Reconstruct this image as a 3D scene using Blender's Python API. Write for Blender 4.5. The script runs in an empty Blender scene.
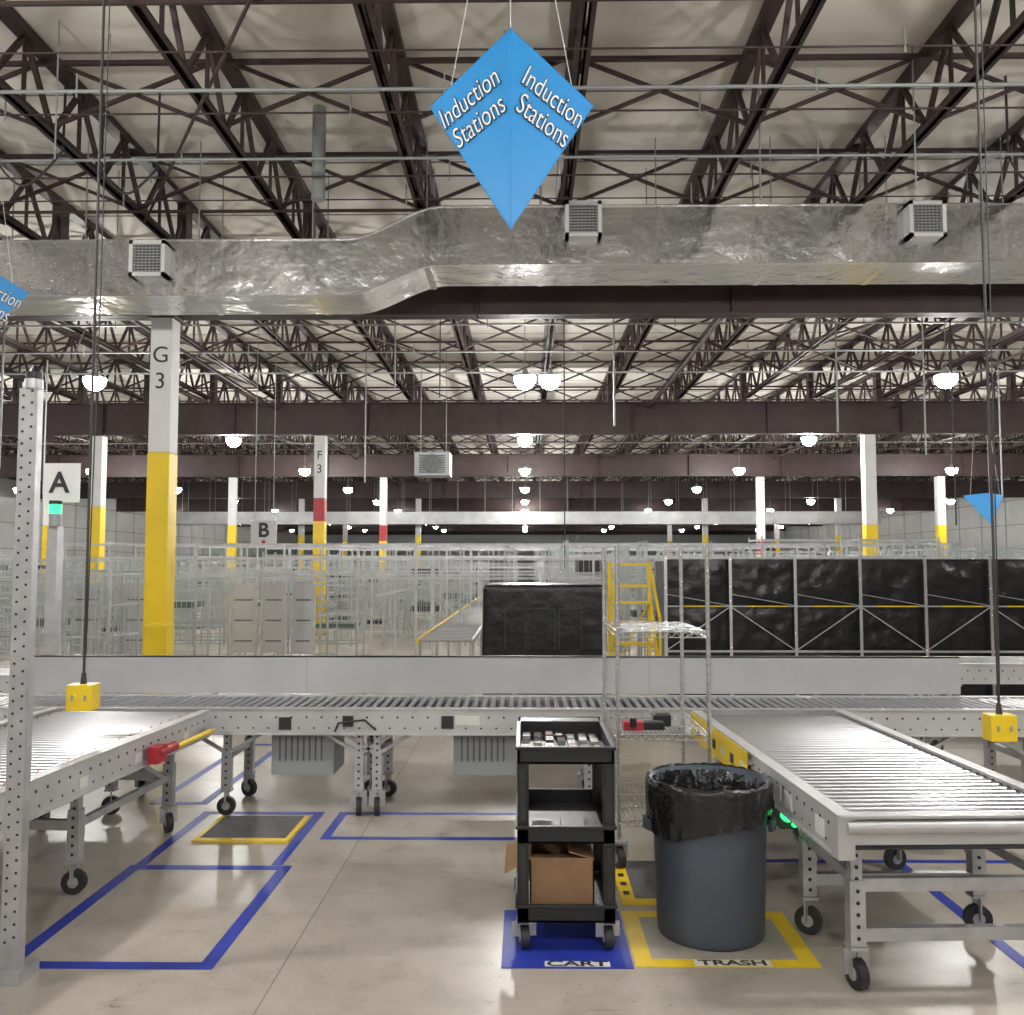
import bpy, math, random
from mathutils import Vector, Matrix, noise
random.seed(7)
sc = bpy.context.scene
try:
    sc.view_settings.view_transform = 'Standard'
except Exception: pass

# ---------------------------------------------------------------- materials
def mat(name, col, rough=.5, metal=0., noise_amt=0., nscale=8., bump=0., bscale=40., emit=None, spec=None, bdist=.02):
    m = bpy.data.materials.new(name); m.use_nodes = True
    nt = m.node_tree; b = nt.nodes['Principled BSDF']
    b.inputs['Base Color'].default_value = (*col, 1)
    b.inputs['Roughness'].default_value = rough
    b.inputs['Metallic'].default_value = metal
    if spec is not None: b.inputs['Specular IOR Level'].default_value = spec
    tc = nt.nodes.new('ShaderNodeTexCoord')
    if noise_amt > 0:
        n = nt.nodes.new('ShaderNodeTexNoise'); n.inputs['Scale'].default_value = nscale
        n.inputs['Detail'].default_value = 6
        nt.links.new(tc.outputs['Object'], n.inputs['Vector'])
        r = nt.nodes.new('ShaderNodeValToRGB')
        r.color_ramp.elements[0].position = .3; r.color_ramp.elements[1].position = .7
        r.color_ramp.elements[0].color = (*[c*(1-noise_amt) for c in col], 1)
        r.color_ramp.elements[1].color = (*[min(1, c*(1+noise_amt)) for c in col], 1)
        nt.links.new(n.outputs['Fac'], r.inputs['Fac'])
        nt.links.new(r.outputs['Color'], b.inputs['Base Color'])
    if bump > 0:
        n2 = nt.nodes.new('ShaderNodeTexNoise'); n2.inputs['Scale'].default_value = bscale
        n2.inputs['Detail'].default_value = 3
        nt.links.new(tc.outputs['Object'], n2.inputs['Vector'])
        bp = nt.nodes.new('ShaderNodeBump'); bp.inputs['Strength'].default_value = bump
        bp.inputs['Distance'].default_value = bdist
        nt.links.new(n2.outputs['Fac'], bp.inputs['Height'])
        nt.links.new(bp.outputs['Normal'], b.inputs['Normal'])
    if emit:
        b.inputs['Emission Color'].default_value = (*emit[0], 1)
        b.inputs['Emission Strength'].default_value = emit[1]
        try: m.cycles.emission_sampling='NONE'
        except Exception: pass
    return m

M = {}
M['steel']   = mat('galvanized_steel', (.47,.47,.48), .42, .55, .14, 12)
M['steel_f'] = mat('galvanized_rack_steel', (.42,.45,.44), .45, .5, .15, 3)
M['rail']    = mat('rail_steel', (.52,.52,.52), .45, .35, .08, 6)
M['roller']  = mat('roller_steel', (.47,.47,.49), .30, .95)
M['hole']    = mat('hole_dark', (.03,.03,.03), .8)
M['brown']   = mat('primer_brown_steel', (.046,.028,.027), .55, .1, .2, 3)
M['ceil']    = mat('roof_insulation', (.82,.785,.71), .8, 0, .09, .8, .4, 1.2)
M['seam']    = mat('roof_seam', (.28,.26,.23), .8)
M['white']   = mat('white_paint', (.66,.66,.65), .5, 0, .05, 3)
M['wall']    = mat('wall_panel_paint', (.58,.59,.58), .7, 0, .08, 1)
M['yellow']  = mat('safety_yellow', (.80,.57,.02), .4, 0, .06, 3)
M['red']     = mat('red_paint', (.38,.02,.03), .45)
M['foil']    = mat('foil_duct_wrap', (.78,.78,.78), .22, .95, .12, 2, .62, 4.2, bdist=.04)
M['tape']    = mat('foil_tape', (.84,.84,.84), .18, .95, .08, 8, .4, 10)
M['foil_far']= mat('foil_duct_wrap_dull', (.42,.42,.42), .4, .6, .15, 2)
M['black']   = mat('black_plastic', (.012,.012,.013), .42)
M['rubber']  = mat('black_rubber', (.02,.02,.02), .6)
M['bag']     = mat('black_bag_film', (.010,.010,.011), .25, 0, 0, 8, .6, 22)
M['bag2']    = mat('black_wrap_film', (.008,.008,.009), .32, 0, 0, 8, .5, 7, bdist=.03, spec=.42)
M['can']     = mat('grey_blue_plastic', (.060,.076,.098), .42, 0, .08, 5)
M['blue']    = mat('blue_floor_vinyl', (.018,.038,.34), .45, 0, .18, 6)
M['ytape']   = mat('yellow_floor_vinyl', (.80,.56,.02), .45, 0, .12, 6)
M['signb']   = mat('sign_blue', (.020,.27,.64), .45)
M['text_w']  = mat('lettering_white', (.88,.88,.88), .5)
M['text_k']  = mat('lettering_black', (.02,.02,.02), .5)
M['mat']     = mat('anti_fatigue_mat', (.12,.12,.12), .8, 0, .2, 30)
M['card']    = mat('cardboard', (.28,.165,.085), .8, 0, .08, 10)
M['paper']   = mat('paper_white', (.66,.66,.62), .7)
M['grey']    = mat('grey_enclosure', (.30,.32,.32), .45, .2)
M['dgrey']   = mat('dark_tote_plastic', (.03,.033,.036), .45, 0, .2, 3)
M['ggrey']   = mat('greenish_tote', (.12,.15,.13), .5, 0, .2, 3)
M['guard']   = mat('brushed_guard', (.45,.45,.455), .45, .3, .08, 2)
M['dark']    = mat('dark_cable', (.03,.03,.03), .6)
M['chrome']  = mat('chrome_wire', (.75,.75,.75), .2, .9)
M['green']   = mat('green_led', (.02,.9,.15), .4, emit=((.02,1,.15), 3.5))
M['lens']    = mat('lamp_lens', (1,1,1), .4, emit=((1,.98,.95), 80))
M['orange']  = mat('oring_orange', (.40,.10,.05), .5)

def floor_mat():
    m = bpy.data.materials.new('concrete_floor'); m.use_nodes = True
    nt = m.node_tree; b = nt.nodes['Principled BSDF']; L = nt.links
    tc = nt.nodes.new('ShaderNodeTexCoord')
    n = nt.nodes.new('ShaderNodeTexNoise'); n.inputs['Scale'].default_value = .9; n.inputs['Detail'].default_value = 10; n.inputs['Roughness'].default_value=.68
    L.new(tc.outputs['Object'], n.inputs['Vector'])
    r = nt.nodes.new('ShaderNodeValToRGB')
    e = r.color_ramp.elements
    e[0].position=.30; e[0].color=(.30,.268,.225,1)
    e[1].position=.70; e[1].color=(.51,.465,.40,1)
    L.new(n.outputs['Fac'], r.inputs['Fac'])
    n2 = nt.nodes.new('ShaderNodeTexNoise'); n2.inputs['Scale'].default_value = 5; n2.inputs['Detail'].default_value = 7; n2.inputs['Roughness'].default_value=.65
    L.new(tc.outputs['Object'], n2.inputs['Vector'])
    r2 = nt.nodes.new('ShaderNodeValToRGB')
    r2.color_ramp.elements[0].position=.30; r2.color_ramp.elements[0].color=(.74,.72,.69,1)
    r2.color_ramp.elements[1].position=.50; r2.color_ramp.elements[1].color=(1,1,1,1)
    L.new(n2.outputs['Fac'], r2.inputs['Fac'])
    mx = nt.nodes.new('ShaderNodeMix'); mx.data_type='RGBA'; mx.blend_type='MULTIPLY'; mx.inputs[0].default_value=.85
    L.new(r.outputs['Color'], mx.inputs[6]); L.new(r2.outputs['Color'], mx.inputs[7])
    v = nt.nodes.new('ShaderNodeTexNoise'); v.inputs['Scale'].default_value = 45; v.inputs['Detail'].default_value=2
    L.new(tc.outputs['Object'], v.inputs['Vector'])
    r3 = nt.nodes.new('ShaderNodeValToRGB')
    r3.color_ramp.elements[0].position=.27; r3.color_ramp.elements[0].color=(.5,.48,.45,1)
    r3.color_ramp.elements[1].position=.32; r3.color_ramp.elements[1].color=(1,1,1,1)
    L.new(v.outputs['Fac'], r3.inputs['Fac'])
    mx2 = nt.nodes.new('ShaderNodeMix'); mx2.data_type='RGBA'; mx2.blend_type='MULTIPLY'; mx2.inputs[0].default_value=1
    L.new(mx.outputs[2], mx2.inputs[6]); L.new(r3.outputs['Color'], mx2.inputs[7])
    mp = nt.nodes.new('ShaderNodeMapping'); mp.inputs['Scale'].default_value=(1.2,14,1); mp.inputs['Rotation'].default_value=(0,0,.9)
    L.new(tc.outputs['Object'], mp.inputs['Vector'])
    n4 = nt.nodes.new('ShaderNodeTexNoise'); n4.inputs['Scale'].default_value=1.6; n4.inputs['Detail'].default_value=5
    L.new(mp.outputs['Vector'], n4.inputs['Vector'])
    r4 = nt.nodes.new('ShaderNodeValToRGB')
    r4.color_ramp.elements[0].position=.26; r4.color_ramp.elements[0].color=(.70,.68,.65,1)
    r4.color_ramp.elements[1].position=.36; r4.color_ramp.elements[1].color=(1,1,1,1)
    L.new(n4.outputs['Fac'], r4.inputs['Fac'])
    mx3 = nt.nodes.new('ShaderNodeMix'); mx3.data_type='RGBA'; mx3.blend_type='MULTIPLY'; mx3.inputs[0].default_value=1
    L.new(mx2.outputs[2], mx3.inputs[6]); L.new(r4.outputs['Color'], mx3.inputs[7])
    L.new(mx3.outputs[2], b.inputs['Base Color'])
    rr = nt.nodes.new('ShaderNodeMapRange'); rr.inputs[3].default_value=.20; rr.inputs[4].default_value=.44
    L.new(n2.outputs['Fac'], rr.inputs[0]); L.new(rr.outputs[0], b.inputs['Roughness'])
    b.inputs['Specular IOR Level'].default_value = .45
    bp = nt.nodes.new('ShaderNodeBump'); bp.inputs['Strength'].default_value=.06
    L.new(n2.outputs['Fac'], bp.inputs['Height']); L.new(bp.outputs['Normal'], b.inputs['Normal'])
    return m
M['floor'] = floor_mat()
M['joint'] = mat('floor_joint_filler', (.24,.22,.19), .8)

# ---------------------------------------------------------------- mesh builder
class MB:
    def __init__(s): s.v=[]; s.f=[]; s.m=[]; s.s=[]; s.mats=[]
    def mi(s, k):
        if k not in s.mats: s.mats.append(k)
        return s.mats.index(k)
    def add(s, vs, fs, k, smooth=False):
        o=len(s.v); s.v+= [tuple(p) for p in vs]; i=s.mi(k)
        for f in fs:
            s.f.append(tuple(o+a for a in f)); s.m.append(i); s.s.append(smooth)
    def box(s, x0,x1,y0,y1,z0,z1,k):
        vs=[(x0,y0,z0),(x1,y0,z0),(x1,y1,z0),(x0,y1,z0),(x0,y0,z1),(x1,y0,z1),(x1,y1,z1),(x0,y1,z1)]
        s.add(vs,[(0,3,2,1),(4,5,6,7),(0,1,5,4),(1,2,6,5),(2,3,7,6),(3,0,4,7)],k)
    def bar(s,p0,p1,w,h,k,up=(0,0,1)):
        p0=Vector(p0);p1=Vector(p1);d=(p1-p0).normalized();up=Vector(up)
        if abs(d.dot(up))>.98: up=Vector((0,1,0))
        a=d.cross(up).normalized();b=a.cross(d).normalized()
        a*=w/2;b*=h/2
        vs=[p0-a-b,p0+a-b,p0+a+b,p0-a+b,p1-a-b,p1+a-b,p1+a+b,p1-a+b]
        s.add(vs,[(0,3,2,1),(4,5,6,7),(0,1,5,4),(1,2,6,5),(2,3,7,6),(3,0,4,7)],k)
    def cyl(s,p0,p1,r0,k,r1=None,n=12,caps=True):
        if r1 is None:r1=r0
        p0=Vector(p0);p1=Vector(p1);d=(p1-p0).normalized()
        up=Vector((0,0,1)) if abs(d.z)<.9 else Vector((1,0,0))
        a=d.cross(up).normalized();b=a.cross(d).normalized()
        vs=[]
        for p,r in((p0,r0),(p1,r1)):
            for i in range(n):
                t=2*math.pi*i/n; vs.append(p+a*(r*math.cos(t))+b*(r*math.sin(t)))
        s.add(vs,[(i,(i+1)%n,n+(i+1)%n,n+i) for i in range(n)],k,True)
        if caps:
            s.add(vs[:n],[tuple(range(n-1,-1,-1))],k); s.add(vs[n:],[tuple(range(n))],k)
    def path(s,pts,r,k,n=6):
        for a,b in zip(pts[:-1],pts[1:]): s.cyl(a,b,r,k,n=n)
    def rot(s,cx,cy,deg):
        a=math.radians(deg);c,q=math.cos(a),math.sin(a)
        s.v=[(cx+(x-cx)*c-(y-cy)*q,cy+(x-cx)*q+(y-cy)*c,z) for x,y,z in s.v]
    def lathe(s,c,prof,k,n=40,fn=None):
        vs=[];m=len(prof)
        for i in range(n):
            t=2*math.pi*i/n
            for j,(r,z) in enumerate(prof):
                if fn: r,z=fn(t,j,r,z)
                vs.append((c[0]+r*math.cos(t),c[1]+r*math.sin(t),c[2]+z))
        fs=[]
        for i in range(n):
            for j in range(m-1):
                a=i*m+j;b=((i+1)%n)*m+j; fs.append((a,b,b+1,a+1))
        s.add(vs,fs,k,True)
    def caster(s,x,y,r=.06,top=.17,ang=0.,fork='steel'):
        ax=Vector((math.cos(ang),math.sin(ang),0)); c=Vector((x,y,r))
        s.cyl(c-ax*.018,c+ax*.018,r,'rubber',n=18); s.cyl(c-ax*.021,c+ax*.021,r*.45,fork,n=12)
        for sg in(-1,1):
            s.bar(c+ax*.028*sg,Vector((x,y,top-.02))+ax*.028*sg,.006,.05,fork,up=ax)
        s.box(x-.035,x+.035,y-.035,y+.035,top-.025,top-.012,fork)
        s.cyl((x,y,top-.02),(x,y,top+.01),.014,fork,n=8)
    def done(s,name,parent=None,origin=True,bevel=0):
        me=bpy.data.meshes.new(name)
        o=Vector((0,0,0))
        if origin and parent is None:
            xs=[p[0] for p in s.v];ys=[p[1] for p in s.v];zs=[p[2] for p in s.v]
            o=Vector(((min(xs)+max(xs))/2,(min(ys)+max(ys))/2,min(zs)))
        if parent is not None: o=Vector(parent.location)
        me.from_pydata([(p[0]-o.x,p[1]-o.y,p[2]-o.z) for p in s.v],[],s.f)
        for k in s.mats: me.materials.append(M[k])
        me.polygons.foreach_set('material_index',s.m); me.polygons.foreach_set('use_smooth',s.s)
        me.update()
        ob=bpy.data.objects.new(name,me); sc.collection.objects.link(ob)
        if parent is None: ob.location=o
        else: ob.parent=parent
        if bevel:
            b=ob.modifiers.new('bevel','BEVEL'); b.width=bevel; b.segments=2; b.limit_method='ANGLE'
        return ob
def empty(name,loc):
    e=bpy.data.objects.new(name,None); sc.collection.objects.link(e); e.location=loc; return e

def text(body,name,size,k,loc,right,up,parent,sx=1,shear=0,offset=0,ext=.001,ls=1):
    c=bpy.data.curves.new(name,'FONT'); c.body=body; c.size=size; c.align_x='CENTER'; c.align_y='CENTER'
    c.shear=shear; c.offset=offset; c.extrude=ext; c.space_line=ls
    c.materials.append(M[k])
    ob=bpy.data.objects.new(name,c); sc.collection.objects.link(ob)
    r=Vector(right).normalized(); u=Vector(up).normalized(); nrm=r.cross(u).normalized(); u=nrm.cross(r)
    mm=Matrix((r*sx,u,nrm)).transposed().to_4x4()
    l=Vector(loc)-(parent.matrix_basis.translation if parent else Vector((0,0,0)))
    mm.translation=l
    if parent: ob.parent=parent
    ob.matrix_local=mm
    return ob

XL,XR,YB,YF,ZC=-24,24,-10,94,6.32
FR=[.9+10.3*i for i in range(10)]

# ---------------------------------------------------------------- shell
m=MB(); m.box(XL,XR,YB,YF,-.1,0,'floor')
for x in (-13.2,-7.1,-1.0,5.1,11.2): m.box(x-.003,x+.003,YB,YF,0,.0006,'joint')
for y in (2.2,8.3,14.4,20.5,26.6): m.box(XL,XR,y-.003,y+.003,0,.0006,'joint')
m.done('floor',origin=False)
m=MB(); m.box(XL,XR,YB,YF,ZC,ZC+.15,'ceil')
y=YB
while y<YF:
    m.box(XL,XR,y,y+.025,ZC-.006,ZC,'seam'); y+=1.55
m.done('ceiling',origin=False)
def wall_y(name,x0,x1):
    m=MB(); m.box(x0,x1,YB,YF,0,ZC,'wall')
    xi = x1 if x0<0 else x0; sg=1 if x0<0 else -1
    for z in (1.2,2.4,3.6,4.8):
        m.box(min(xi,xi+sg*.01),max(xi,xi+sg*.01),YB,YF,z,z+.04,'seam')
    y=YB
    while y<YF:
        m.box(min(xi,xi+sg*.02),max(xi,xi+sg*.02),y,y+.08,0,ZC,'grey'); y+=2.4
    m.done(name,origin=False)
wall_y('wall_left',XL-.2,XL); wall_y('wall_right',XR,XR+.2)
m=MB(); m.box(XL,XR,YF,YF+.2,0,ZC,'grey'); m.done('wall_back',origin=False)
m=MB(); m.box(XL,XR,YB-.2,YB,0,ZC,'wall'); m.done('wall_front',origin=False)

# ---------------------------------------------------------------- girders + joists
m=MB()
for y in FR:
    z0,z1=4.78,5.56
    m.box(XL,XR,y-.11,y+.11,z0,z0+.03,'brown'); m.box(XL,XR,y-.11,y+.11,z1-.03,z1,'brown')
    m.box(XL,XR,y-.012,y+.012,z0,z1,'brown')
    x=XL+1
    while x<XR:
        m.box(x-.008,x+.008,y-.1,y+.1,z0,z1,'brown'); x+=3.2
m.done('roof_girders',origin=False)
JX=[.45+1.6*k for k in range(-15,15)]
m=MB()
bays=[(YB,.9)]+list(zip(FR[:-1],FR[1:]))+[(FR[-1],YF)]
for bi,(a,b) in enumerate(bays):
    for x in JX:
        m.box(x-.065,x+.065,a,b,6.23,6.31,'brown')
        for s_ in (-1,1):
            m.box(min(x+s_*.012,x+s_*.062),max(x+s_*.012,x+s_*.062),a+.3,b-.3,5.59,5.605,'brown')
            m.box(min(x+s_*.012,x+s_*.026),max(x+s_*.012,x+s_*.026),a+.3,b-.3,5.59,5.67,'brown')
        n=max(2,round((b-a-.6)/.98)); st=(b-a-.6)/n
        w=.042
        for i in range(n):
            y0=a+.3+i*st
            m.bar((x,y0,5.62),(x,y0+st/2,6.26),w,w,'brown'); m.bar((x,y0+st/2,6.26),(x,y0+st,5.62),w,w,'brown')
            m.bar((x,y0+st/2,5.62),(x,y0+st/2,6.26),w*.7,w*.7,'brown')
        m.bar((x,a,6.24),(x,a+.3,5.62),w,w,'brown'); m.bar((x,b,6.24),(x,b-.3,5.62),w,w,'brown')
        m.box(x-.06,x+.06,a-.1,a+.1,5.56,6.25,'brown')
    if a<60:
        for t in (.14,.32,.5,.68,.86):
            y=a+(b-a)*t
            for x0,x1 in zip(JX[:-1],JX[1:]):
                m.bar((x0,y,5.62),(x1,y,6.27),.032,.032,'brown'); m.bar((x0,y+.035,6.27),(x1,y+.035,5.62),.032,.032,'brown')
            if t in (.14,.5,.86): m.bar((JX[0],y-.04,5.57),(JX[-1],y-.04,5.57),.028,.028,'brown')
            m.bar((JX[0],y-.04,6.21),(JX[-1],y-.04,6.21),.04,.04,'brown')
        for k in range(0,len(JX)-3,4):
            ya,yb=(a+1.2,b-1.2) if (k//4+bi)%2 else (b-1.2,a+1.2)
            m.cyl((JX[k],ya,5.55),(JX[k+3],yb,5.55),.016,'brown',n=6)
m.done('roof_joists',origin=False)

m=MB()
for y,z,r,k in ((6.55,5.53,.008,'brown'),(7.05,5.50,.016,'grey'),(7.5,5.54,.009,'brown'),(8.25,5.48,.014,'grey'),(8.75,5.53,.010,'brown'),(9.25,5.5,.008,'brown'),(12.6,5.5,.012,'grey'),(14.2,5.50,.017,'grey'),(16,5.48,.01,'grey'),(17.6,5.45,.017,'grey'),(24.5,5.5,.017,'grey'),(27.5,5.4,.017,'grey'),(34.5,5.5,.017,'grey')):
    m.cyl((XL,y,z),(XR,y,z),r,k,n=8)
    x=XL+1+(y*7)%2
    while x<XR:
        m.cyl((x,y,z),(x,y,z+.15),.008,'grey',n=6); m.cyl((x,y,z-.05),(x,y,z),.009,'grey',n=6); x+=3.0
for x,z in ((-6.0,5.4),(3.0,5.42),(8.8,5.4)):
    m.cyl((x,12,z),(x,60,z),.03,'brown',n=8)
    for y in (14.2,24.5,34.5): m.cyl((x,y,5.4),(x,y,ZC),.012,'grey',n=6)
m.done('sprinkler_pipes',origin=False)
m=MB()
for (x,y,zb,r) in ((1.45,14.5,3.9,.016),(4.6,13.2,3.6,.014),(-2.1,8.9,5.35,.07),(-2.05,14,4.4,.012),(-7.4,12.5,3.0,.016),(-3.4,19,3.4,.015),(9.5,18,3.0,.016),(-9.2,17,3.0,.016),(5.3,11.9,3.1,.012),(-5.3,8.6,4.4,.01),(-4.0,7.4,5.1,.008),(3.5,7.9,5.0,.008),(2.3,8.6,5.2,.01)):
    m.cyl((x,y,zb),(x,y,ZC),r,'grey',n=8)
for (x,y,w_,d) in ((-4.7,8.2,.35,.55),(-3.9,8.6,.28,.4),(4.9,8.4,.3,.45)):
    pts=[(x-w_,y,ZC)]
    for i in range(13):
        t=i/12; pts.append((x-w_+2*w_*t,y+.05*math.sin(t*6),5.55-d*4*t*(1-t)*.6))
    pts.append((x+w_,y,ZC)); m.path(pts,.012,'dark')
for (x,y,zb) in ((.6,13.6,1.6),(-1.3,13.6,4.2),(6.0,12.6,2.2)):
    m.cyl((x,y,zb),(x,y,ZC),.011,'dark',n=6)
m.done('conduit_drops',origin=False)

# ---------------------------------------------------------------- columns
def column(x,y,w,label=None,red=False,ztop=4.78,yel=3.05,guard=False):
    m=MB(); h=w/2
    m.box(x-h,x+h,y-h,y+h,yel,ztop,'white')
    if red:
        m.box(x-h-.003,x+h+.003,y-h-.003,y+h+.003,yel-.02,yel+.55,'red')
    m.box(x-h-.004,x+h+.004,y-h-.004,y+h+.004,0,yel,'yellow')
    m.box(x-h-.08,x+h+.08,y-h-.08,y+h+.08,0,.03,'grey')
    m.box(x-h-.05,x+h+.05,y-h-.05,y+h+.05,ztop-.03,ztop,'brown')
    if guard: m.box(x-.02,x+h+.12,y-h-.25,y-h-.004,0,.93,'yellow')
    ob=m.done('steel_column',bevel=.01)
    if label:
        for i,ch in enumerate(label):
            text(ch,'column_letter',.29,'text_k',(x,y-h-.006,4.27-i*.33),(1,0,0),(0,0,1),ob,sx=1)
    return ob
column(-4.56,11.2,.27,'G3',guard=True)
column(-4.92,21.5,.26,'F3',red=True,yel=2.7)
column(-5.02,31.8,.24,red=True,yel=2.5); column(-5.0,42.1,.24)
column(8.2,21.5,.27,yel=2.6); column(8.3,31.8,.25,red=True,yel=2.0); column(8.4,42.1,.24); column(8.4,52.4,.24)
column(-10.3,21.5,.27); column(-10.4,31.8,.25); column(-10.5,42.1,.24); column(-10.5,52.4,.24)
column(-17.,31.8,.25); column(-17,42.1,.24); column(-17,52.4,.24)
column(14.6,31.8,.27); column(14.6,21.5,.27); column(14.6,42.1,.24); column(14.6,52.4,.24)

# ---------------------------------------------------------------- ducts
def duct(name,y0,y1,path,grilles,mk='foil',tk='tape'):
    e=empty(name,(path[0][0],y0,path[0][1]))
    m=MB(); vs=[]
    for (x,z0,z1) in path: vs+=[(x,y0,z0),(x,y1,z0),(x,y1,z1),(x,y0,z1)]
    fs=[]
    for i in range(len(path)-1):
        for j in range(4):
            a=i*4+j;b=i*4+(j+1)%4; fs.append((a,b,b+4,a+4))
    fs+=[(0,3,2,1),tuple(len(vs)-4+j for j in (0,1,2,3))]
    m.add(vs,fs,mk)
    m.done('duct_body',parent=e)
    m=MB()
    def at(x):
        for p,q in zip(path[:-1],path[1:]):
            if p[0]<=x<=q[0]:
                t=(x-p[0])/(q[0]-p[0]); return p[1]+(q[1]-p[1])*t,p[2]+(q[2]-p[2])*t
        return path[-1][1],path[-1][2]
    x=path[0][0]+.4
    while x<path[-1][0]:
        z0,z1=at(x)
        m.box(x,x+.07,y0-.005,y1+.005,z0-.005,z1+.005,tk)
        for xx in (x+.38,x+.78):
            if xx<path[-1][0]:
                a0,a1=at(xx)
                for t in (.28,.72):
                    m.cyl((xx,y0-.006,a0+(a1-a0)*t),(xx,y0,a0+(a1-a0)*t),.022,tk,n=8)
        m.bar((x+.03,y0,z1),(x+.03,y0,ZC),.012,.012,'grey'); m.bar((x+.03,y1,z1),(x+.03,y1,ZC),.012,.012,'grey')
        x+=1.25
    for p,q in zip(path[:-1],path[1:]):
        for zz in (1,2):
            m.bar((p[0],y0,p[zz]),(q[0],y0,q[zz]),.05,.012,tk,up=(0,0,1))
    m.done('duct_foil_tape',parent=e)
    for (x,z) in grilles:
        g=MB(); w=.195
        for (a,b,c,d) in ((x-w,x-w+.04,z-w,z+w),(x+w-.04,x+w,z-w,z+w),(x-w,x+w,z-w,z-w+.04),(x-w,x+w,z+w-.04,z+w)):
            g.box(a,b,y0-.16,y0,c,d,'white')
        g.box(x-w+.04,x+w-.04,y0-.10,y0-.09,z-w+.04,z+w-.04,'mat')
        for i in range(10):
            zz=z-w+.05+i*.032
            g.box(x-w+.04,x+w-.04,y0-.15,y0-.13,zz,zz+.010,'guard')
        for i in range(8):
            xx=x-w+.055+i*.04; g.box(xx,xx+.006,y0-.15,y0-.135,z-w+.04,z+w-.04,'guard')
        g.done('supply_grille',parent=e)
path=[(-14,4.58,5.20),(-1.95,4.58,5.20)]
for i in range(1,13):
    t=i/12; s=t*t*(3-2*t); path.append((-1.95+t*1.05,4.58+.33*s,5.20+.36*s))
path+=[(14,4.91,5.55)]
duct('foil_wrapped_air_duct',9.6,10.35,path,[(-4.07,4.95),(.63,5.36),(4.30,5.34)])
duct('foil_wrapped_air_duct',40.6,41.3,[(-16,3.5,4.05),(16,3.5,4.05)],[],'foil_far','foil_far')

# ---------------------------------------------------------------- lamps
lm=MB()
prof=[(0,-.15),(.07,-.14),(.13,-.10),(.17,-.04),(.185,.02),(.185,.06)]
lm.lathe((0,0,0),prof,'lens',n=24)
lm.cyl((0,0,.06),(0,0,.08),.19,'guard',n=20); lm.cyl((0,0,.08),(0,0,.20),.07,'grey',r1=.04,n=12)
lm.cyl((0,0,.20),(0,0,ZC-4.75),.008,'grey',n=6)
lo=lm.done('high_bay_lamp',origin=False); lmesh=lo.data; bpy.data.objects.remove(lo)
ld=bpy.data.lights.new('high_bay_light','POINT'); ld.energy=335; ld.shadow_soft_size=.13; ld.color=(1,.985,.955)
LY=[15,22.3,29.6,36.9,44.2,51.5,58.8,66.1,73.4,80.7]
for x in (-21,-14.4,-7.3,0.0,7.05,14,20.8):
    for i,y in enumerate(LY):
        o=bpy.data.objects.new('high_bay_lamp',lmesh); sc.collection.objects.link(o); o.location=(x,y,4.75)
        if abs(x)<20 and (i<3 or (i in(4,7) and abs(x)>10) or (i in (3,5,8) and x==0)):
            l=bpy.data.objects.new('lamp_light',ld); sc.collection.objects.link(l); l.parent=o; l.location=(0,0,-.31)
for (x,y) in [(-4.2,3.2),(3.9,3.2),(-.2,-1.2),(-9.2,6.5),(9.2,6.5),(-5,-5.5),(5,-5.5),(.42,15)]:
    o=bpy.data.objects.new('high_bay_lamp',lmesh); sc.collection.objects.link(o); o.location=(x,y,4.75)
    if (x,y)==(.42,15): continue
    l=bpy.data.objects.new('lamp_light',ld); sc.collection.objects.link(l); l.parent=o; l.location=(0,0,-.31)

# ---------------------------------------------------------------- hanging signs
def sign(cx,cy,zt,zm,zb,hw,dp,words=True,name='hanging_induction_sign'):
    e=empty(name,(cx,cy,zb))
    m=MB()
    F=[(cx,cy-dp,zt),(cx,cy-dp,zb)]; Lf=(cx-hw,cy,zm); R=(cx+hw,cy,zm)
    def panel(a,b,c):
        a,b,c=Vector(a),Vector(b),Vector(c); n=(b-a).cross(c-a).normalized()*.004
        m.add([a,b,c,a-n,b-n,c-n],[(0,1,2),(5,4,3),(0,3,4,1),(1,4,5,2),(2,5,3,0)],'signb')
    panel(F[0],Lf,F[1]); panel(F[0],F[1],R); panel(Lf,F[0],R); panel(Lf,R,F[1])
    m.bar((cx,cy-dp-.002,zb),(cx,cy-dp-.002,zt),.008,.006,'signb',up=(0,1,0))
    m.done('sign_panels',parent=e)
    w=MB()
    for p,q in ((F[0],(cx-.02,cy-dp,ZC)),((cx-hw*.72,cy-dp*.28,zm+(zt-zm)*.28),(cx-.05,cy,ZC)),((cx+hw*.72,cy-dp*.28,zm+(zt-zm)*.28),(cx+.05,cy,ZC))):
        w.cyl(p,q,.0035,'white',n=5)
    w.done('sign_wires',parent=e)
    if words:
        for sg in (-1,1):
            h=Vector((sg*hw,dp,0)).normalized(); right=h*sg
            nrm=right.cross(Vector((0,0,1))).normalized()
            a=math.radians(24)*(-sg)
            r=right*math.cos(a)+Vector((0,0,1))*math.sin(a)
            u=Vector((0,0,1))*math.cos(a)-right*math.sin(a)
            c=Vector((cx,cy-dp,0))+h*.250; c.z=zm-.115
            text('Induction\nStations','sign_text_outline',.195,'text_k',c+nrm*.006,r,u,e,sx=.60,shear=.05,offset=.004,ls=.9)
            text('Induction\nStations','sign_text',.195,'text_w',c+nrm*.009,r,u,e,sx=.60,shear=.05,offset=-.0015,ls=.9)
sign(-.08,5.3,4.74,4.43,3.55,.5,.3)
sign(-5.58,9.0,4.74,4.43,3.75,.5,.25)
sign(11.3,22.3,3.4,3.36,2.65,.5,.3,words=False)

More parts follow.
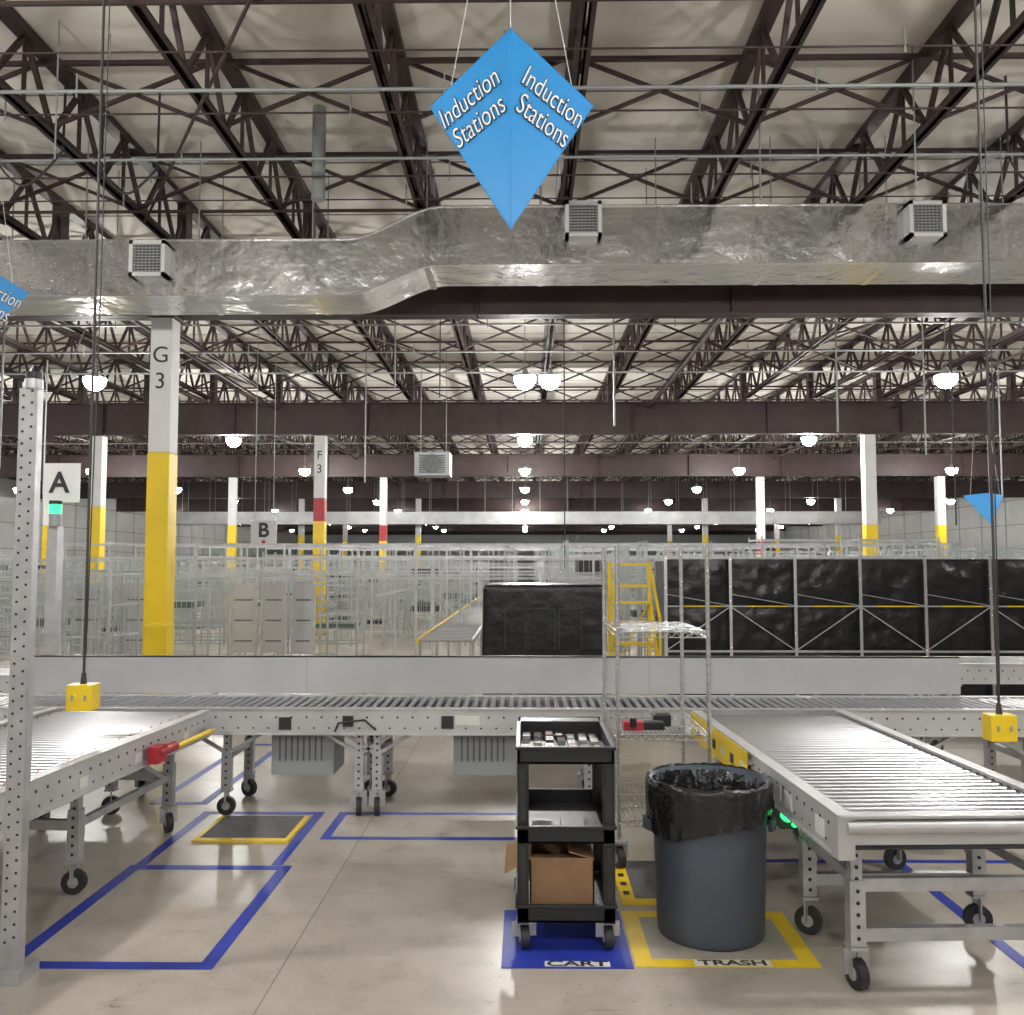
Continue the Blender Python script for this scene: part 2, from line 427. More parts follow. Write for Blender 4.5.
# ---------------------------------------------------------------- conveyors
def leg(m,x,y,ztop,ang=0.,w=.045,r=.06,holes=True):
    m.box(x-w/2,x+w/2,y-.02,y+.02,.30,ztop,'steel')
    m.box(x-w/2-.008,x+w/2+.008,y-.028,y+.028,.17,.42,'steel')
    if holes:
        z=.20
        while z<ztop-.04:
            o=.030 if z<.42 else .022
            m.cyl((x,y-o,z),(x,y-o+.003,z),.0085,'hole',n=6); z+=.045
    m.caster(x,y,r,.18,ang)
def support_x(m,xa,xb,y,ztop,ang=0.,bars=(.34,.50)):
    leg(m,xa,y,ztop,ang); leg(m,xb,y,ztop,ang+.5)
    for z in bars:
        m.box(xa,xb,y-.018,y+.018,z-.025,z+.025,'steel')
def rail_y(m,x,y0,y1,z,side,k='rail'):
    m.box(x-.02,x+.02,y0,y1,z-.15,z+.012,k)
    m.box(x-.030,x+.030,y0,y1,z+.006,z+.014,k)
    m.box(min(x,x+side*.035),max(x,x+side*.035),y0,y1,z-.155,z-.147,k)
    y=y0+.08; xo=x+side*.021
    while y<y1:
        m.cyl((xo-side*.002,y,z-.045),(xo+side*.001,y,z-.045),.008,'hole',n=6)
        m.cyl((xo-side*.002,y+.03,z-.115),(xo+side*.001,y+.03,z-.115),.006,'hole',n=6); y+=.09
def rollers_y(m,x0,x1,y0,y1,z,pitch=.062,rings=True):
    y=y0+.04; i=0
    while y<y1-.02:
        m.cyl((x0,y,z-.020),(x1,y,z-.020),.0195,'roller',n=12,caps=False)
        if rings and i%2==0:
            for xx in (x1-.04,x1-.09,x0+.05): m.cyl((xx,y,z-.020),(xx+.008,y,z-.020),.0215,'orange',n=8)
        y+=pitch; i+=1
    m.box(x0,x1,y0,y1,z-.14,z-.135,'dgrey')
Z=.70
m=MB()
rail_y(m,-2.07,3.2,5.87,Z,1); rail_y(m,-3.1,3.2,5.87,Z,-1); rollers_y(m,-3.08,-2.09,3.2,5.87,Z)
for y,a in ((3.60,.3),(4.60,1.2),(5.65,.2)):
    support_x(m,-3.02,-2.20,y,Z-.1,a)
m.bar((-2.20,4.60,.34),(-2.20,5.65,.34),.03,.04,'steel')
m.bar((-2.20,3.60,.52),(-2.20,4.2,Z-.14),.025,.025,'steel'); m.bar((-2.20,5.65,.3),(-2.20,5.15,Z-.14),.025,.025,'steel')
for y in (4.35,4.9,5.5): m.box(-2.049,-2.045,y,y+.07,Z-.12,Z-.07,'paper')
m.rot(-2.07,5.87,-3.2)
m.done('roller_conveyor')
m=MB()
m.cyl((-1.99,5.05,.60),(-1.99,5.80,.60),.016,'yellow',n=12); m.cyl((-1.99,5.02,.61),(-1.99,5.24,.61),.028,'red',n=12)
m.box(-2.03,-1.97,4.98,5.10,.56,.65,'red'); m.box(-2.03,-1.98,5.74,5.80,.58,.62,'steel')
m.rot(-2.07,5.9,-2.6)
m.done('conveyor_pull_bar')

m=MB()
x0,x1=1.20,2.13
rail_y(m,x0,3.5,5.89,Z,-1); rail_y(m,x1,3.5,5.89,Z,1); rollers_y(m,x0+.02,x1-.02,3.54,5.89,Z,rings=False)
m.box(x0-.02,x1+.02,3.47,3.50,Z-.10,Z+.012,'rail'); m.box(x0-.03,x1+.03,3.44,3.50,Z+.004,Z+.014,'rail')
m.cyl((x0,3.455,Z-.03),(x1,3.455,Z-.03),.025,'rail',n=14)
m.box(x0-.035,x0+.03,3.45,3.52,Z-.15,Z+.016,'rail')
m.box(x0-.046,x0-.041,4.60,5.86,Z-.145,Z+.012,'yellow'); m.box(x0-.044,x0-.02,4.6,5.86,Z-.05,Z-.03,'rail')
for i in range(6):
    m.box(x0-.049,x0-.046,4.66+i*.19,4.72+i*.19,Z-.10,Z-.05,'text_k' if i%2 else 'paper')
for y,a,bb in ((3.64,.2,(.40,.21)),(4.17,.9,(.40,.24)),(5.0,1.3,(.34,.5)),(5.7,.3,(.34,.5))): support_x(m,x0+.1,x1-.06,y,Z-.1,a,bb)
for xx in (x0+.1,x1-.06):
    m.bar((xx,3.64,.42),(xx,4.17,.42),.03,.04,'steel'); m.bar((xx,5.,.3),(xx,5.7,.3),.03,.04,'steel')
    m.bar((xx,4.17,.30),(xx,4.6,Z-.14),.025,.025,'steel')
for y in (3.62,4.0,4.15): m.box(x0-.024,x0-.021,y,y+.1,Z-.12,Z-.05,'white')
m.box(x0-.01,x0+.05,4.20,4.34,.45,Z-.14,'dgrey')
m.cyl((x0+.015,4.17,.515),(x0+.015,4.20,.515),.026,'green',n=14)
m.cyl((x0+.05,4.185,.47),(x0+.05,4.20,.47),.010,'green',n=10)
m.rot(1.20,3.5,2.3)
m.done('roller_conveyor')

def cross(name,xa,xb,y0,y1,sup,z=Z):
    m=MB()
    for y,sd in ((y0,-1),(y1,1)):
        m.box(xa,xb,y-.02,y+.02,z-.16,z+.004,'rail')
        m.box(xa,xb,y-.030,y+.030,z+.0,z+.010,'rail')
        m.box(xa,xb,min(y,y+sd*.03),max(y,y+sd*.03),z-.165,z-.157,'rail')
    m.box(xa,xb,y0,y1,z-.14,z-.135,'dgrey')
    x=xa+.06
    while x<xb:
        m.cyl((x,y0-.021,z-.05),(x,y0-.018,z-.05),.008,'hole',n=6); m.cyl((x+.05,y0-.021,z-.12),(x+.05,y0-.018,z-.12),.007,'hole',n=6); x+=.10
    x=xa+.04
    while x<xb:
        m.cyl((x,y0+.02,z-.014),(x,y1-.02,z-.014),.0195,'roller',n=10,caps=False)
        m.cyl((x,y0+.06,z-.014),(x,y0+.07,z-.014),.022,'orange',n=8)
        x+=.062
    for s in sup:
        for y in (y0+.05,y1-.04): leg(m,s,y,z-.1,random.uniform(0,3))
        m.bar((s,y0+.05,.38),(s,y1-.04,.38),.035,.04,'steel')
        for sg in (-1,1): m.bar((s,y0+.05,.40),(s+sg*.26,y0+.05,z-.15),.022,.022,'steel')
    return m
m=cross('c',-4.6,4.6,6.0,6.58,[-4.2,-2.75,-1.98,-1.10,-.98,.42,2.6,3.3])
for x in (-1.70,-.48):
    m.box(x,x+.42,6.10,6.45,.25,.55,'grey')
    for i in range(8): m.box(x+.05+i*.04,x+.062+i*.04,6.098,6.10,.34,.50,'mat')
m.box(-1.62,-1.54,5.972,5.98,.57,.65,'text_k'); m.box(-.55,-.47,5.972,5.98,.58,.66,'text_k'); m.box(-.46,-.30,5.974,5.98,.60,.66,'paper')
m.box(.05,.11,5.97,5.98,.60,.64,'red'); m.box(.2,.25,5.972,5.98,.60,.65,'paper'); m.box(-1.2,-1.13,5.972,5.98,.59,.66,'text_k')
m.path([(-1.25,5.97,.56),(-1.22,5.94,.62),(-1.05,5.94,.64),(-.98,5.97,.57)],.007,'dark')
m.done('cross_roller_conveyor')
m=MB()
m.box(-3.62,3.15,6.63,6.645,.715,.985,'guard'); m.box(-3.62,3.15,6.63,6.67,.975,.985,'guard')
x=-3.4
while x<3.1:
    m.box(x,x+.04,6.645,6.67,.60,.98,'guard'); x+=1.1
for x in (-1.6,.9): m.box(x,x+.003,6.628,6.63,.715,.985,'seam')
m.done('sheet_metal_side_guard')
m=cross('d',3.3,9.0,8.0,8.6,[3.6,5.5,7.5],z=.78); m.done('cross_roller_conveyor')
m=cross('d',-9.0,-3.95,7.4,8.0,[-4.2,-6,-8],z=.74); m.done('cross_roller_conveyor')

# slotted steel post
m=MB()
px,py=-2.055,3.66
m.box(px-.036,px+.036,py-.004,py+.004,.05,2.38,'steel'); m.box(px-.038,px-.033,py,py+.045,.05,2.38,'steel'); m.box(px+.033,px+.038,py,py+.045,.05,2.38,'steel')
z=.15
while z<2.35:
    m.cyl((px-.018,py-.0055,z),(px-.018,py-.003,z),.006,'hole',n=6); m.cyl((px+.018,py-.0055,z+.02),(px+.018,py-.003,z+.02),.006,'hole',n=6); z+=.05
m.box(px-.07,px+.07,py-.05,py+.10,0,.05,'steel')
m.cyl((px+.01,py+.02,2.38),(px+.01,py+.02,2.42),.036,'steel',n=16); m.cyl((px+.01,py+.02,2.42),(px+.01,py+.02,2.45),.032,'black',n=16); m.cyl((px+.01,py+.02,2.45),(px+.01,py+.02,2.48),.026,'black',r1=.01,n=16)
m.done('slotted_steel_post')

def pendant(x,y,zb):
    m=MB()
    m.path([(x,y,ZC),(x,y,zb+.20)],.008,'dark',n=8); m.path([(x+.035,y,ZC),(x+.03,y,3.2),(x+.008,y,zb+.3)],.004,'dark',n=6)
    m.cyl((x,y,zb+.14),(x,y,zb+.2),.018,'dark',r1=.012,n=10)
    m.box(x-.07,x+.07,y-.05,y+.05,zb,zb+.14,'yellow')
    for sx in (-.035,.035):
        m.cyl((x+sx,y-.054,zb+.07),(x+sx,y-.05,zb+.07),.022,'yellow',n=14); m.box(x+sx-.007,x+sx+.007,y-.056,y-.053,zb+.055,zb+.085,'grey')
    m.done('hanging_outlet_box',bevel=.006)
pendant(-2.42,4.95,.86); pendant(2.58,5.0,.70)

e=empty('station_beacon_stand',(-3.68,7.0,0))
m=MB()
m.box(-3.72,-3.64,6.95,7.05,.03,1.95,'steel'); m.box(-3.85,-3.45,6.8,7.2,0,.03,'steel')
m.box(-3.79,-3.50,7.0,7.01,2.14,2.45,'white'); m.box(-3.69,-3.65,7.011,7.035,1.9,2.45,'steel')
m.cyl((-3.66,6.95,1.95),(-3.66,6.95,2.05),.045,'grey',n=14); m.cyl((-3.66,6.95,2.05),(-3.66,6.95,2.12),.045,'green',n=14)
m.cyl((-3.66,6.95,2.12),(-3.66,6.95,2.15),.047,'black',n=14)
m.done('stand_body',parent=e)
text('A','stand_letter',.23,'text_k',(-3.66,6.995,2.29),(1,0,0),(0,0,1),e,offset=.005)
e=empty('hanging_bay_sign',(-4.2,14.4,1.95))
m=MB(); m.box(-4.41,-3.99,14.4,14.42,1.95,2.36,'white'); m.cyl((-4.2,14.395,2.02),(-4.2,14.4,2.02),.03,'red',n=12)
m.cyl((-4.35,14.41,2.36),(-4.35,14.41,ZC),.006,'grey',n=5); m.cyl((-4.05,14.41,2.36),(-4.05,14.41,ZC),.006,'grey',n=5)
m.done('sign_board',parent=e)
text('B','sign_letter',.32,'text_k',(-4.2,14.39,2.2),(1,0,0),(0,0,1),e,offset=.008)

# ---------------------------------------------------------------- wire rack
m=MB()
rx0,rx1,ry0,ry1=.51,1.01,5.02,5.86
for x in (rx0,rx1):
    for y in (ry0,ry1):
        m.cyl((x,y,.16),(x,y,1.76),.0125,'chrome',n=10); m.caster(x,y,.06,.165,.6*x,'steel')
        z=.2
        while z<1.74: m.cyl((x,y,z),(x,y,z+.004),.0138,'grey',n=8); z+=.05
for z in (.26,.72,1.28):
    for zz in (z,z-.03):
        for x in (rx0,rx1): m.cyl((x,ry0,zz),(x,ry1,zz),.004,'chrome',n=6)
        for y in (ry0,ry1): m.cyl((rx0,y,zz),(rx1,y,zz),.004,'chrome',n=6)
    x=rx0+.02
    while x<rx1: m.cyl((x,ry0,z+.003),(x,ry1,z+.003),.0022,'chrome',n=5); x+=.024
    for y in (ry0+.28,ry0+.56): m.cyl((rx0,y,z-.004),(rx1,y,z-.004),.004,'chrome',n=6)
    for y in (ry0,ry1):
        x=rx0
        while x<rx1-.03: m.bar((x,y,z-.03),(x+.025,y,z),.003,.003,'chrome'); m.bar((x+.025,y,z),(x+.05,y,z-.03),.003,.003,'chrome'); x+=.05
y=ry0+.05
while y<ry1: m.cyl((rx0,y,.26),(rx0,y,.72),.0018,'chrome',n=4); y+=.05
m.done('wire_shelving_rack')
m=MB()
m.box(.55,.66,5.1,5.20,.726,.775,'red'); m.box(.66,.78,5.12,5.2,.726,.77,'black'); m.cyl((.6,5.08,.75),(.6,5.08,.80),.02,'black',n=10); m.box(.74,.84,5.25,5.33,.726,.79,'black')
m.done('barcode_scanner_tools',bevel=.008)
# ---------------------------------------------------------------- utility cart
m=MB()
cx0,cx1,cy0,cy1=-.035,.385,3.95,4.60
def tray(z,d=.075):
    m.box(cx0,cx1,cy0,cy1,z-d,z-d+.012,'black')
    m.box(cx0,cx0+.014,cy0,cy1,z-d,z,'black'); m.box(cx1-.014,cx1,cy0,cy1,z-d,z,'black')
    m.box(cx0,cx1,cy0,cy0+.014,z-d,z,'black'); m.box(cx0,cx1,cy1-.014,cy1,z-d,z,'black')
    m.box(cx0-.008,cx1+.008,cy0-.008,cy0+.004,z-.014,z,'black'); m.box(cx0-.008,cx0+.004,cy0,cy1,z-.014,z,'black'); m.box(cx1-.004,cx1+.008,cy0,cy1,z-.014,z,'black')
tray(.866); tray(.53); tray(.20)
for x in (cx0,cx1-.05):
    for y in (cy0,cy1-.05):
        m.box(x,x+.05,y,y+.05,.12,.80,'black')
        m.box(x+.012,x+.038,y-.005,y,.22,.44,'rubber'); m.box(x+.012,x+.038,y-.005,y,.55,.77,'rubber')
for x in (cx0+.03,cx1-.03):
    for y in (cy0+.05,cy1-.05): m.caster(x,y,.05,.135,.15)
m.box(cx0+.01,cx1-.01,cy1,cy1+.10,.83,.866,'black'); m.cyl((cx0,cy1+.12,.85),(cx1,cy1+.12,.85),.018,'black',n=12)
m.done('utility_cart',bevel=.004)
m=MB()
for i in range(4):
    for j in range(7):
        x=cx0+.022+j*.054+random.uniform(-.004,.004); y=cy0+.04+i*.145
        hh=random.uniform(.008,.03)
        m.box(x,x+.036,y,y+.10,.8041,.8041+hh,random.choice(['dgrey','grey','dgrey','mat','guard','black','mat']))
        if random.random()<.6: m.box(x+.005,x+.030,y+.01,y+.05,.8041+hh,.8045+hh,random.choice(['paper','paper','guard','red','card']))
m.done('tray_of_label_stacks')
m=MB()
m.box(.03,.12,4.0,4.14,.468,.50,'mat'); m.box(.16,.25,4.02,4.2,.468,.505,'dgrey'); m.box(.27,.33,4.0,4.2,.468,.49,'mat')
m.done('shelf_supplies')
m=MB()
bx0,bx1,by0,by1,bz0,bz1=.02,.30,4.02,4.40,.139,.37
t=.006
m.box(bx0,bx1,by0,by1,bz0,bz0+t,'card'); m.box(bx0,bx0+t,by0,by1,bz0,bz1,'card'); m.box(bx1-t,bx1,by0,by1,bz0,bz1,'card'); m.box(bx0,bx1,by0,by0+t,bz0,bz1,'card'); m.box(bx0,bx1,by1-t,by1,bz0,bz1,'card')
m.bar((bx0,(by0+by1)/2,bz1),(bx0-.11,(by0+by1)/2,bz1-.06),by1-by0,t,'card'); m.bar((bx1,(by0+by1)/2,bz1),(bx1-.11,(by0+by1)/2,bz1+.03),by1-by0,t,'card')
m.bar(((bx0+bx1)/2,by1,bz1),((bx0+bx1)/2,by1-.08,bz1+.07),bx1-bx0,t,'card'); m.bar(((bx0+bx1)/2,by0,bz1),((bx0+bx1)/2,by0+.12,bz1-.02),bx1-bx0,t,'card')
m.box(.13,.19,by0-.001,by0,bz0+.02,bz1-.08,'card')
m.done('cardboard_box')

# ---------------------------------------------------------------- trash can
tc=(.838,4.20,0)
e=empty('trash_can',tc)
m=MB()
prof=[(0,.012),(.215,.012),(.230,0),(.236,.01),(.238,.03),(.254,.50),(.258,.585),(.268,.59),(.270,.64),(.276,.645),(.276,.675),(.262,.68),(.250,.58),(.225,.05),(0,.04)]
m.lathe(tc,prof,'can',n=56)
for sg in (-1,1):
    for i in range(6):
        t0=i/6*math.pi; t1=(i+1)/6*math.pi
        p=lambda t:(tc[0]+sg*(.258+.035*math.sin(t)),tc[1]-.07+.14*(t/math.pi),.48)
        m.bar(p(t0),p(t1),.02,.045,'can')
m.done('can_body',parent=e)
m=MB()
prof=[(0,.10),(.20,.12),(.235,.35),(.248,.58),(.262,.67),(.270,.688),(.281,.684),(.285,.66),(.283,.62),(.280,.58),(.280,.545),(.283,.515)]
def bagfn(t,j,r,z):
    nz=noise.noise(Vector((math.cos(t)*2.2,math.sin(t)*2.2,j*.3)))
    n2=noise.noise(Vector((math.cos(t)*9,math.sin(t)*9,j*.5)))
    if j>=7: r+=.003*nz+.004*n2+.003*(j-7)*n2
    elif j>=4: r+=.002*n2
    elif j>0: r+=.02*nz+.012*n2-.012
    if j>=8: z+= (j-7)*(.016*math.cos(t-.3)-.010*nz+.004*n2)
    if j in(4,5,6): z+=.006*n2+.008*nz
    return max(r,0),z
m.lathe(tc,prof,'bag',n=160,fn=bagfn)
m.done('trash_bag',parent=e)

# ---------------------------------------------------------------- floor tapes
def outline(name,k,x0,x1,y0,y1,w=.055,sides='lrtb',z=.002):
    m=MB()
    if 'l' in sides: m.box(x0,x0+w,y0,y1,0.0007,z,k)
    if 'r' in sides: m.box(x1-w,x1,y0,y1,0.0007,z,k)
    if 'b' in sides: m.box(x0+w*('l' in sides),x1-w*('r' in sides),y0,y0+w,0.0007,z,k)
    if 't' in sides: m.box(x0+w*('l' in sides),x1-w*('r' in sides),y1-w,y1,0.0007,z,k)
    return m.done(name)
outline('blue_floor_tape','blue',-2.17,-1.28,3.77,5.04,.065)
outline('blue_floor_tape','blue',-2.15,-1.34,5.05,6.12,.06,'lrt')
outline('blue_floor_tape','blue',-1.24,.40,5.52,6.12,.055)
outline('blue_floor_tape','blue',2.02,2.10,3.4,5.13,.06,'r')
outline('blue_floor_tape','blue',1.30,3.4,5.14,6.1,.05)
outline('blue_floor_tape','blue',1.06,1.14,4.45,5.4,.05,'r')
outline('blue_floor_tape','blue',-.25,.40,8.4,9.2,.06)
outline('blue_floor_tape','blue',-2.6,-2.2,6.3,8.4,.06)
m=MB(); m.box(-1.96,-1.44,5.50,5.98,0.0005,.012,'mat'); m.box(-1.99,-1.41,5.45,5.50,0.0005,.013,'ytape'); m.box(-1.44,-1.41,5.5,5.98,0.0005,.013,'ytape'); m.box(-1.99,-1.96,5.5,5.98,.0005,.013,'ytape')
m.done('taped_floor_mat')
m=MB(); m.box(.54,1.0,4.55,5.12,0.0005,.012,'mat'); m.box(.47,.54,4.50,5.15,0.0005,.013,'ytape'); m.box(.54,1.0,4.50,4.55,0.0005,.013,'ytape')
for i in range(4): m.box(.49,.52,4.6+i*.13,4.65+i*.13,.013,.0135,'text_k')
m.done('taped_floor_mat')
m=MB(); m.box(-.10,.445,3.80,4.42,0.0007,.0025,'blue'); m.done('blue_cart_floor_decal')
m=MB(); m.box(.08,.35,3.815,3.865,0.0026,.0032,'paper'); lb=m.done('cart_label')
text('CART','cart_label_text',.066,'text_k',(.215,3.84,.0036),(1,0,0),(0,1,0),lb,sx=1.5,offset=.002,ext=.0002)
outline('yellow_floor_tape','ytape',.455,1.22,3.82,4.42,.075)
m=MB(); m.box(.70,1.02,3.828,3.885,0.0026,.0032,'paper'); lb=m.done('trash_label')
text('TRASH','trash_label_text',.066,'text_k',(.86,3.857,.0036),(1,0,0),(0,1,0),lb,sx=1.4,offset=.002,ext=.0002)

# ---------------------------------------------------------------- black bagged rack wall
def lump(m,x0,x1,y0,y1,z0,z1,k,seed,p=.14,amp=1.,nu=40,nv=20):
    cx,cy,cz=(x0+x1)/2,(y0+y1)/2,(z0+z1)/2; hx,hy,hz=(x1-x0)/2,(y1-y0)/2,(z1-z0)/2
    vs=[]
    def sp(a,p): return math.copysign(abs(a)**p,a)
    for j in range(nv+1):
        ph=-math.pi/2+math.pi*j/nv
        for i in range(nu):
            th=2*math.pi*i/nu+.001
            x=sp(math.cos(ph),p)*sp(math.cos(th),p); y=sp(math.cos(ph),p)*sp(math.sin(th),p); z=sp(math.sin(ph),p)
            n=1+amp*(.06*noise.noise(Vector((x*2+seed,y*2,z*2)))+.05*noise.noise(Vector((x*5+seed,y*5,z*5))))
            vs.append((cx+x*hx*min(n,1.02),cy+y*hy*n,cz+z*hz*min(n,1.0)))
    fs=[(j*nu+i,j*nu+(i+1)%nu,(j+1)*nu+(i+1)%nu,(j+1)*nu+i) for j in range(nv) for i in range(nu)]
    m.add(vs,fs,k,True)
def sheet(m,x0,x1,z0,z1,y,k,seed,nx=18,nz=14):
    vs=[]
    for j in range(nz+1):
        for i in range(nx+1):
            u=i/nx;v=j/nz; x=x0+(x1-x0)*u; z=z0+(z1-z0)*v
            edge=min(u,1-u,v,1-v)*4; edge=min(1,edge)
            d=edge*(.014+.028*noise.noise(Vector((x*3+seed,z*3,0)))+.020*noise.noise(Vector((x*9+seed,z*9,3))))
            vs.append((x,y-d,z))
    fs=[(j*(nx+1)+i,j*(nx+1)+i+1,(j+1)*(nx+1)+i+1,(j+1)*(nx+1)+i) for j in range(nz) for i in range(nx)]
    m.add(vs,fs,k,True)
e=empty('bagged_storage_rack',(5,11,0))
m=MB(); f=MB()
W=.78; X0=1.70; NB=9
m.box(X0,X0+NB*W,11.04,11.76,.06,1.70,'bag2')
for i in range(NB):
    for j,(z0,z1) in enumerate(((.08,.61),(.61,1.15),(1.15,1.72))):
        sheet(m,X0+i*W,X0+(i+1)*W,z0,z1,11.02,'bag2',i*3.1+j*7)
for i in range(NB+1):
    x=X0+i*W
    f.box(x-.018,x+.018,10.94,10.965,0,1.76,'chrome'); f.box(x-.018,x+.018,11.78,11.81,0,1.74,'steel')
for i in range(NB):
    x=X0+i*W
    f.box(x,x+W,10.95,10.965,.06,.085,'steel'); f.box(x,x+W,10.95,10.965,.60,.625,'steel'); f.box(x+.2,x+W-.1,10.95,10.965,1.145,1.160,'yellow'); f.box(x,x+.2,10.95,10.965,1.145,1.160,'steel'); f.box(x+W-.1,x+W,10.95,10.965,1.145,1.160,'steel')
    if i%2==0: f.bar((x,10.955,.62),(x+W,10.955,1.15),.006,.012,'steel')
    else: f.bar((x,10.955,1.15),(x+W,10.955,.62),.006,.012,'steel')
    f.bar((x,10.955,1.30),(x+W,10.955,1.16),.005,.007,'steel')
    f.box(x,x+W,10.95,10.965,1.735,1.75,'steel')
m.done('black_bags',parent=e); f.done('rack_frame',parent=e)
e=empty('covered_pallet_cart',(.17,9.4,0))
m=MB(); lump(m,-.43,.79,9.05,9.95,.17,1.46,'bag2',3.3,p=.07,amp=.35)
for (a,b) in ((-.20,.00),(.03,.30),(.34,.56)):
    for q in (a,b): m.box(q-.005,q+.005,9.02,9.03,.80,1.22,'dgrey')
    m.box(a,b,9.02,9.03,1.21,1.22,'dgrey')
m.done('black_cover',parent=e)
m=MB()
for x in (-.35,.7):
    for y in (9.15,9.85): m.caster(x,y,.06,.17)
m.box(-.42,.78,9.08,9.92,.155,.175,'steel')
m.done('cart_base',parent=e)

# yellow rolling safety ladder
m=MB()
lx0,lx1=1.02,1.50
for x in (lx0,lx1):
    m.bar((x,9.9,.12),(x,10.9,1.25),.035,.035,'yellow'); m.bar((x,10.95,.12),(x,10.95,1.68),.035,.035,'yellow')
    m.bar((x,10.1,1.05),(x,10.9,1.68),.03,.03,'yellow'); m.bar((x,9.9,.14),(x,10.95,.14),.03,.03,'yellow')
    m.bar((x,10.1,.35),(x,10.1,1.05),.03,.03,'yellow')
    m.caster(x,9.95,.05,.14,.1); m.caster(x,10.92,.05,.14,.1)
for i in range(5):
    t=(i+.8)/5; y=9.9+t; z=.12+1.13*t
    m.box(lx0,lx1,y-.10,y+.08,z-.015,z+.01,'yellow')
m.bar((lx0,10.95,1.66),(lx1,10.95,1.66),.03,.03,'yellow'); m.bar((lx0,10.95,1.4),(lx1,10.95,1.4),.03,.03,'yellow'); m.bar((lx0,10.95,.3),(lx1,10.95,1.2),.02,.02,'yellow')
m.done('rolling_safety_ladder')

# ---------------------------------------------------------------- galvanised rack field + overhead rail frame (background)
m=MB()
def rack(x,y,w,d,h,levels,k='steel_f',pw=.022):
    for a in (x,x+w):
        for b in (y,y+d): m.bar((a,b,0),(a,b,h),pw,pw,k)
    cage=random.random()<.45
    for l in range(levels):
        z=.25+(h-.3)*l/(levels-1)
        for b in (y,y+d): m.bar((x,b,z),(x+w,b,z),.018,.018,k)
        for a in (x,x+w): m.bar((a,y,z),(a,y+d,z),.018,.018,k)
        if l<levels-1 and random.random()<.14:
            hh=(h-.3)/(levels-1)*random.uniform(.2,.5); a=x+random.uniform(.03,.3)
            if y>14: m.box(a,min(x+w-.02,a+random.uniform(.3,.7)),y+.05,y+d-.05,z+.01,z+hh,random.choice(('dgrey','ggrey','mat')))
    if cage:
        q=x+.09
        while q<x+w:
            m.bar((q,y,.25),(q,y,h-.05),.009,.009,k); q+=.09
        q=y+.1
        while q<y+d:
            m.bar((x+w,q,.25),(x+w,q,h-.05),.009,.009,k); q+=.1
cols=[(-4.56,11.2),(-4.92,21.5),(-5.02,31.8),(-5,42.1),(8.2,21.5),(8.3,31.8),(8.4,42.1),(-10.3,21.5),(-10.4,31.8),(-10.5,42.1),(-17,31.8),(14.6,21.5),(14.6,31.8),(14.6,42.1)]
def clear(x,y,w,d):
    return not any(x-.5<cx<x+w+.5 and y-.6<cy<y+d+.6 for cx,cy in cols)
yy=9.3
while yy<46:
    xx=-17.0
    while xx<-2.9:
        if clear(xx,yy,1.15,.7) and random.random()<.88:
            w=random.choice((1.0,1.15,.9)); rack(xx,yy,w,.7,random.choice((1.45,1.6,1.75,1.85)),random.choice((5,6,7)))
        xx+=1.3
    if yy>17:
        rack(-2.75,yy,.9,.7,1.8,5)
    yy+=random.choice((1.6,2.0,2.4))
yy=12.6
while yy<46:
    xx=.6
    while xx<17:
        if clear(xx,yy,1.1,.7) and random.random()<.85:
            rack(xx,yy,1.1,.7,random.choice((1.8,1.9,2.0,2.05)),random.choice((4,5)))
        xx+=1.35
    yy+=random.choice((2.2,2.8))
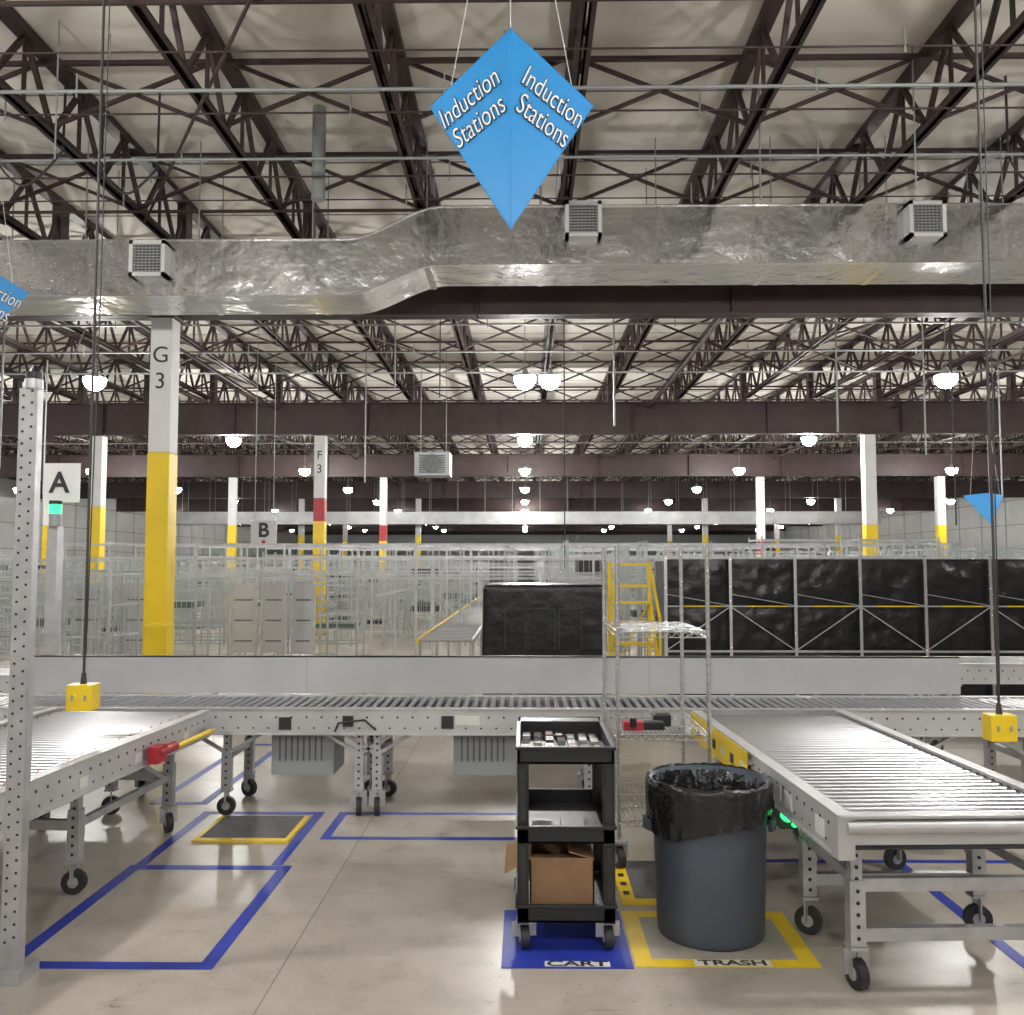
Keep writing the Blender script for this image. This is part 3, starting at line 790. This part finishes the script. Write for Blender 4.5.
# sheet-metal cart side panels near the first column
for (a,b,y) in ((-4.05,-3.70,12.4),(-3.62,-3.30,12.4),(-5.6,-5.2,12.5),(-6.3,-5.9,12.5),(-3.2,-2.9,12.4)):
    m.box(a,b,y,y+.02,.45,1.40,'guard')
    for s_ in (a,b): m.bar((s_,y,0),(s_,y,1.55),.03,.03,'steel')
    for i in range(3): m.box(a+.05,b-.05,y-.004,y,.6+i*.28,.62+i*.28,'mat')
for y in (13.25,15.65,18.45,23.55,27.05,33):  # overhead rail frame, separate from the racks but joined into their mesh
    z=1.95+.012*(y-13)
    for dz in (0,-.22,-.5): m.bar((-6.8,y,z+dz),(6.2,y,z+dz),.03,.03,'steel')
    x=-6.8
    while x<6.3: m.bar((x,y,0),(x,y,z),.028,.028,'steel'); x+=.65
for x in (-2.9,-1.6,-.3,.9,2.2):
    m.bar((x,13.2,1.95),(x,33,2.19),.03,.04,'steel')
for x in (-2.2,.45):
    m.bar((x,13.2,1.2),(x,33,1.2),.03,.04,'steel')
m.done('galvanized_racks_and_rail_frame')
m=MB()
for xa in (-1.25,-.62):
    m.box(xa,xa+.03,10.4,42,.74,.80,'yellow' if xa<-1 else 'steel_f')
y=10.5
while y<42: m.cyl((-1.22,y,.78),(-.62,y,.78),.02,'roller',n=6,caps=False); y+=.24
y=10.6
while y<42:
    for xa in (-1.23,-.61): m.bar((xa,y,0),(xa,y,.74),.035,.035,'steel_f')
    y+=2.0
m.done('long_sorting_conveyor')
m=MB()
m.box(-2.35,-1.6,19.0,19.6,3.55,4.05,'grey')
for i in range(8): m.bar((-2.25,18.98,3.62+i*.05),(-1.7,18.98,3.62+i*.05),.03,.006,'mat',up=(0,.5,1))
m.cyl((-1.98,18.96,3.80),(-1.98,19.0,3.80),.2,'mat',n=20)
for x in (-2.25,-1.7): m.cyl((x,19.3,4.05),(x,19.3,ZC),.01,'grey',n=6)
m.done('unit_heater')

# ---------------------------------------------------------------- world + camera
w=bpy.data.worlds.new('world'); sc.world=w; w.use_nodes=True
w.node_tree.nodes['Background'].inputs[0].default_value=(.9,.92,1,1); w.node_tree.nodes['Background'].inputs[1].default_value=.3
cam=bpy.data.cameras.new('camera'); co=bpy.data.objects.new('camera',cam); sc.collection.objects.link(co)
cam.sensor_width=36; cam.lens=900/1024*36; cam.clip_end=300
co.location=(0,0,1.65); co.rotation_euler=(math.radians(93.655),0,math.radians(.83))
sc.camera=co
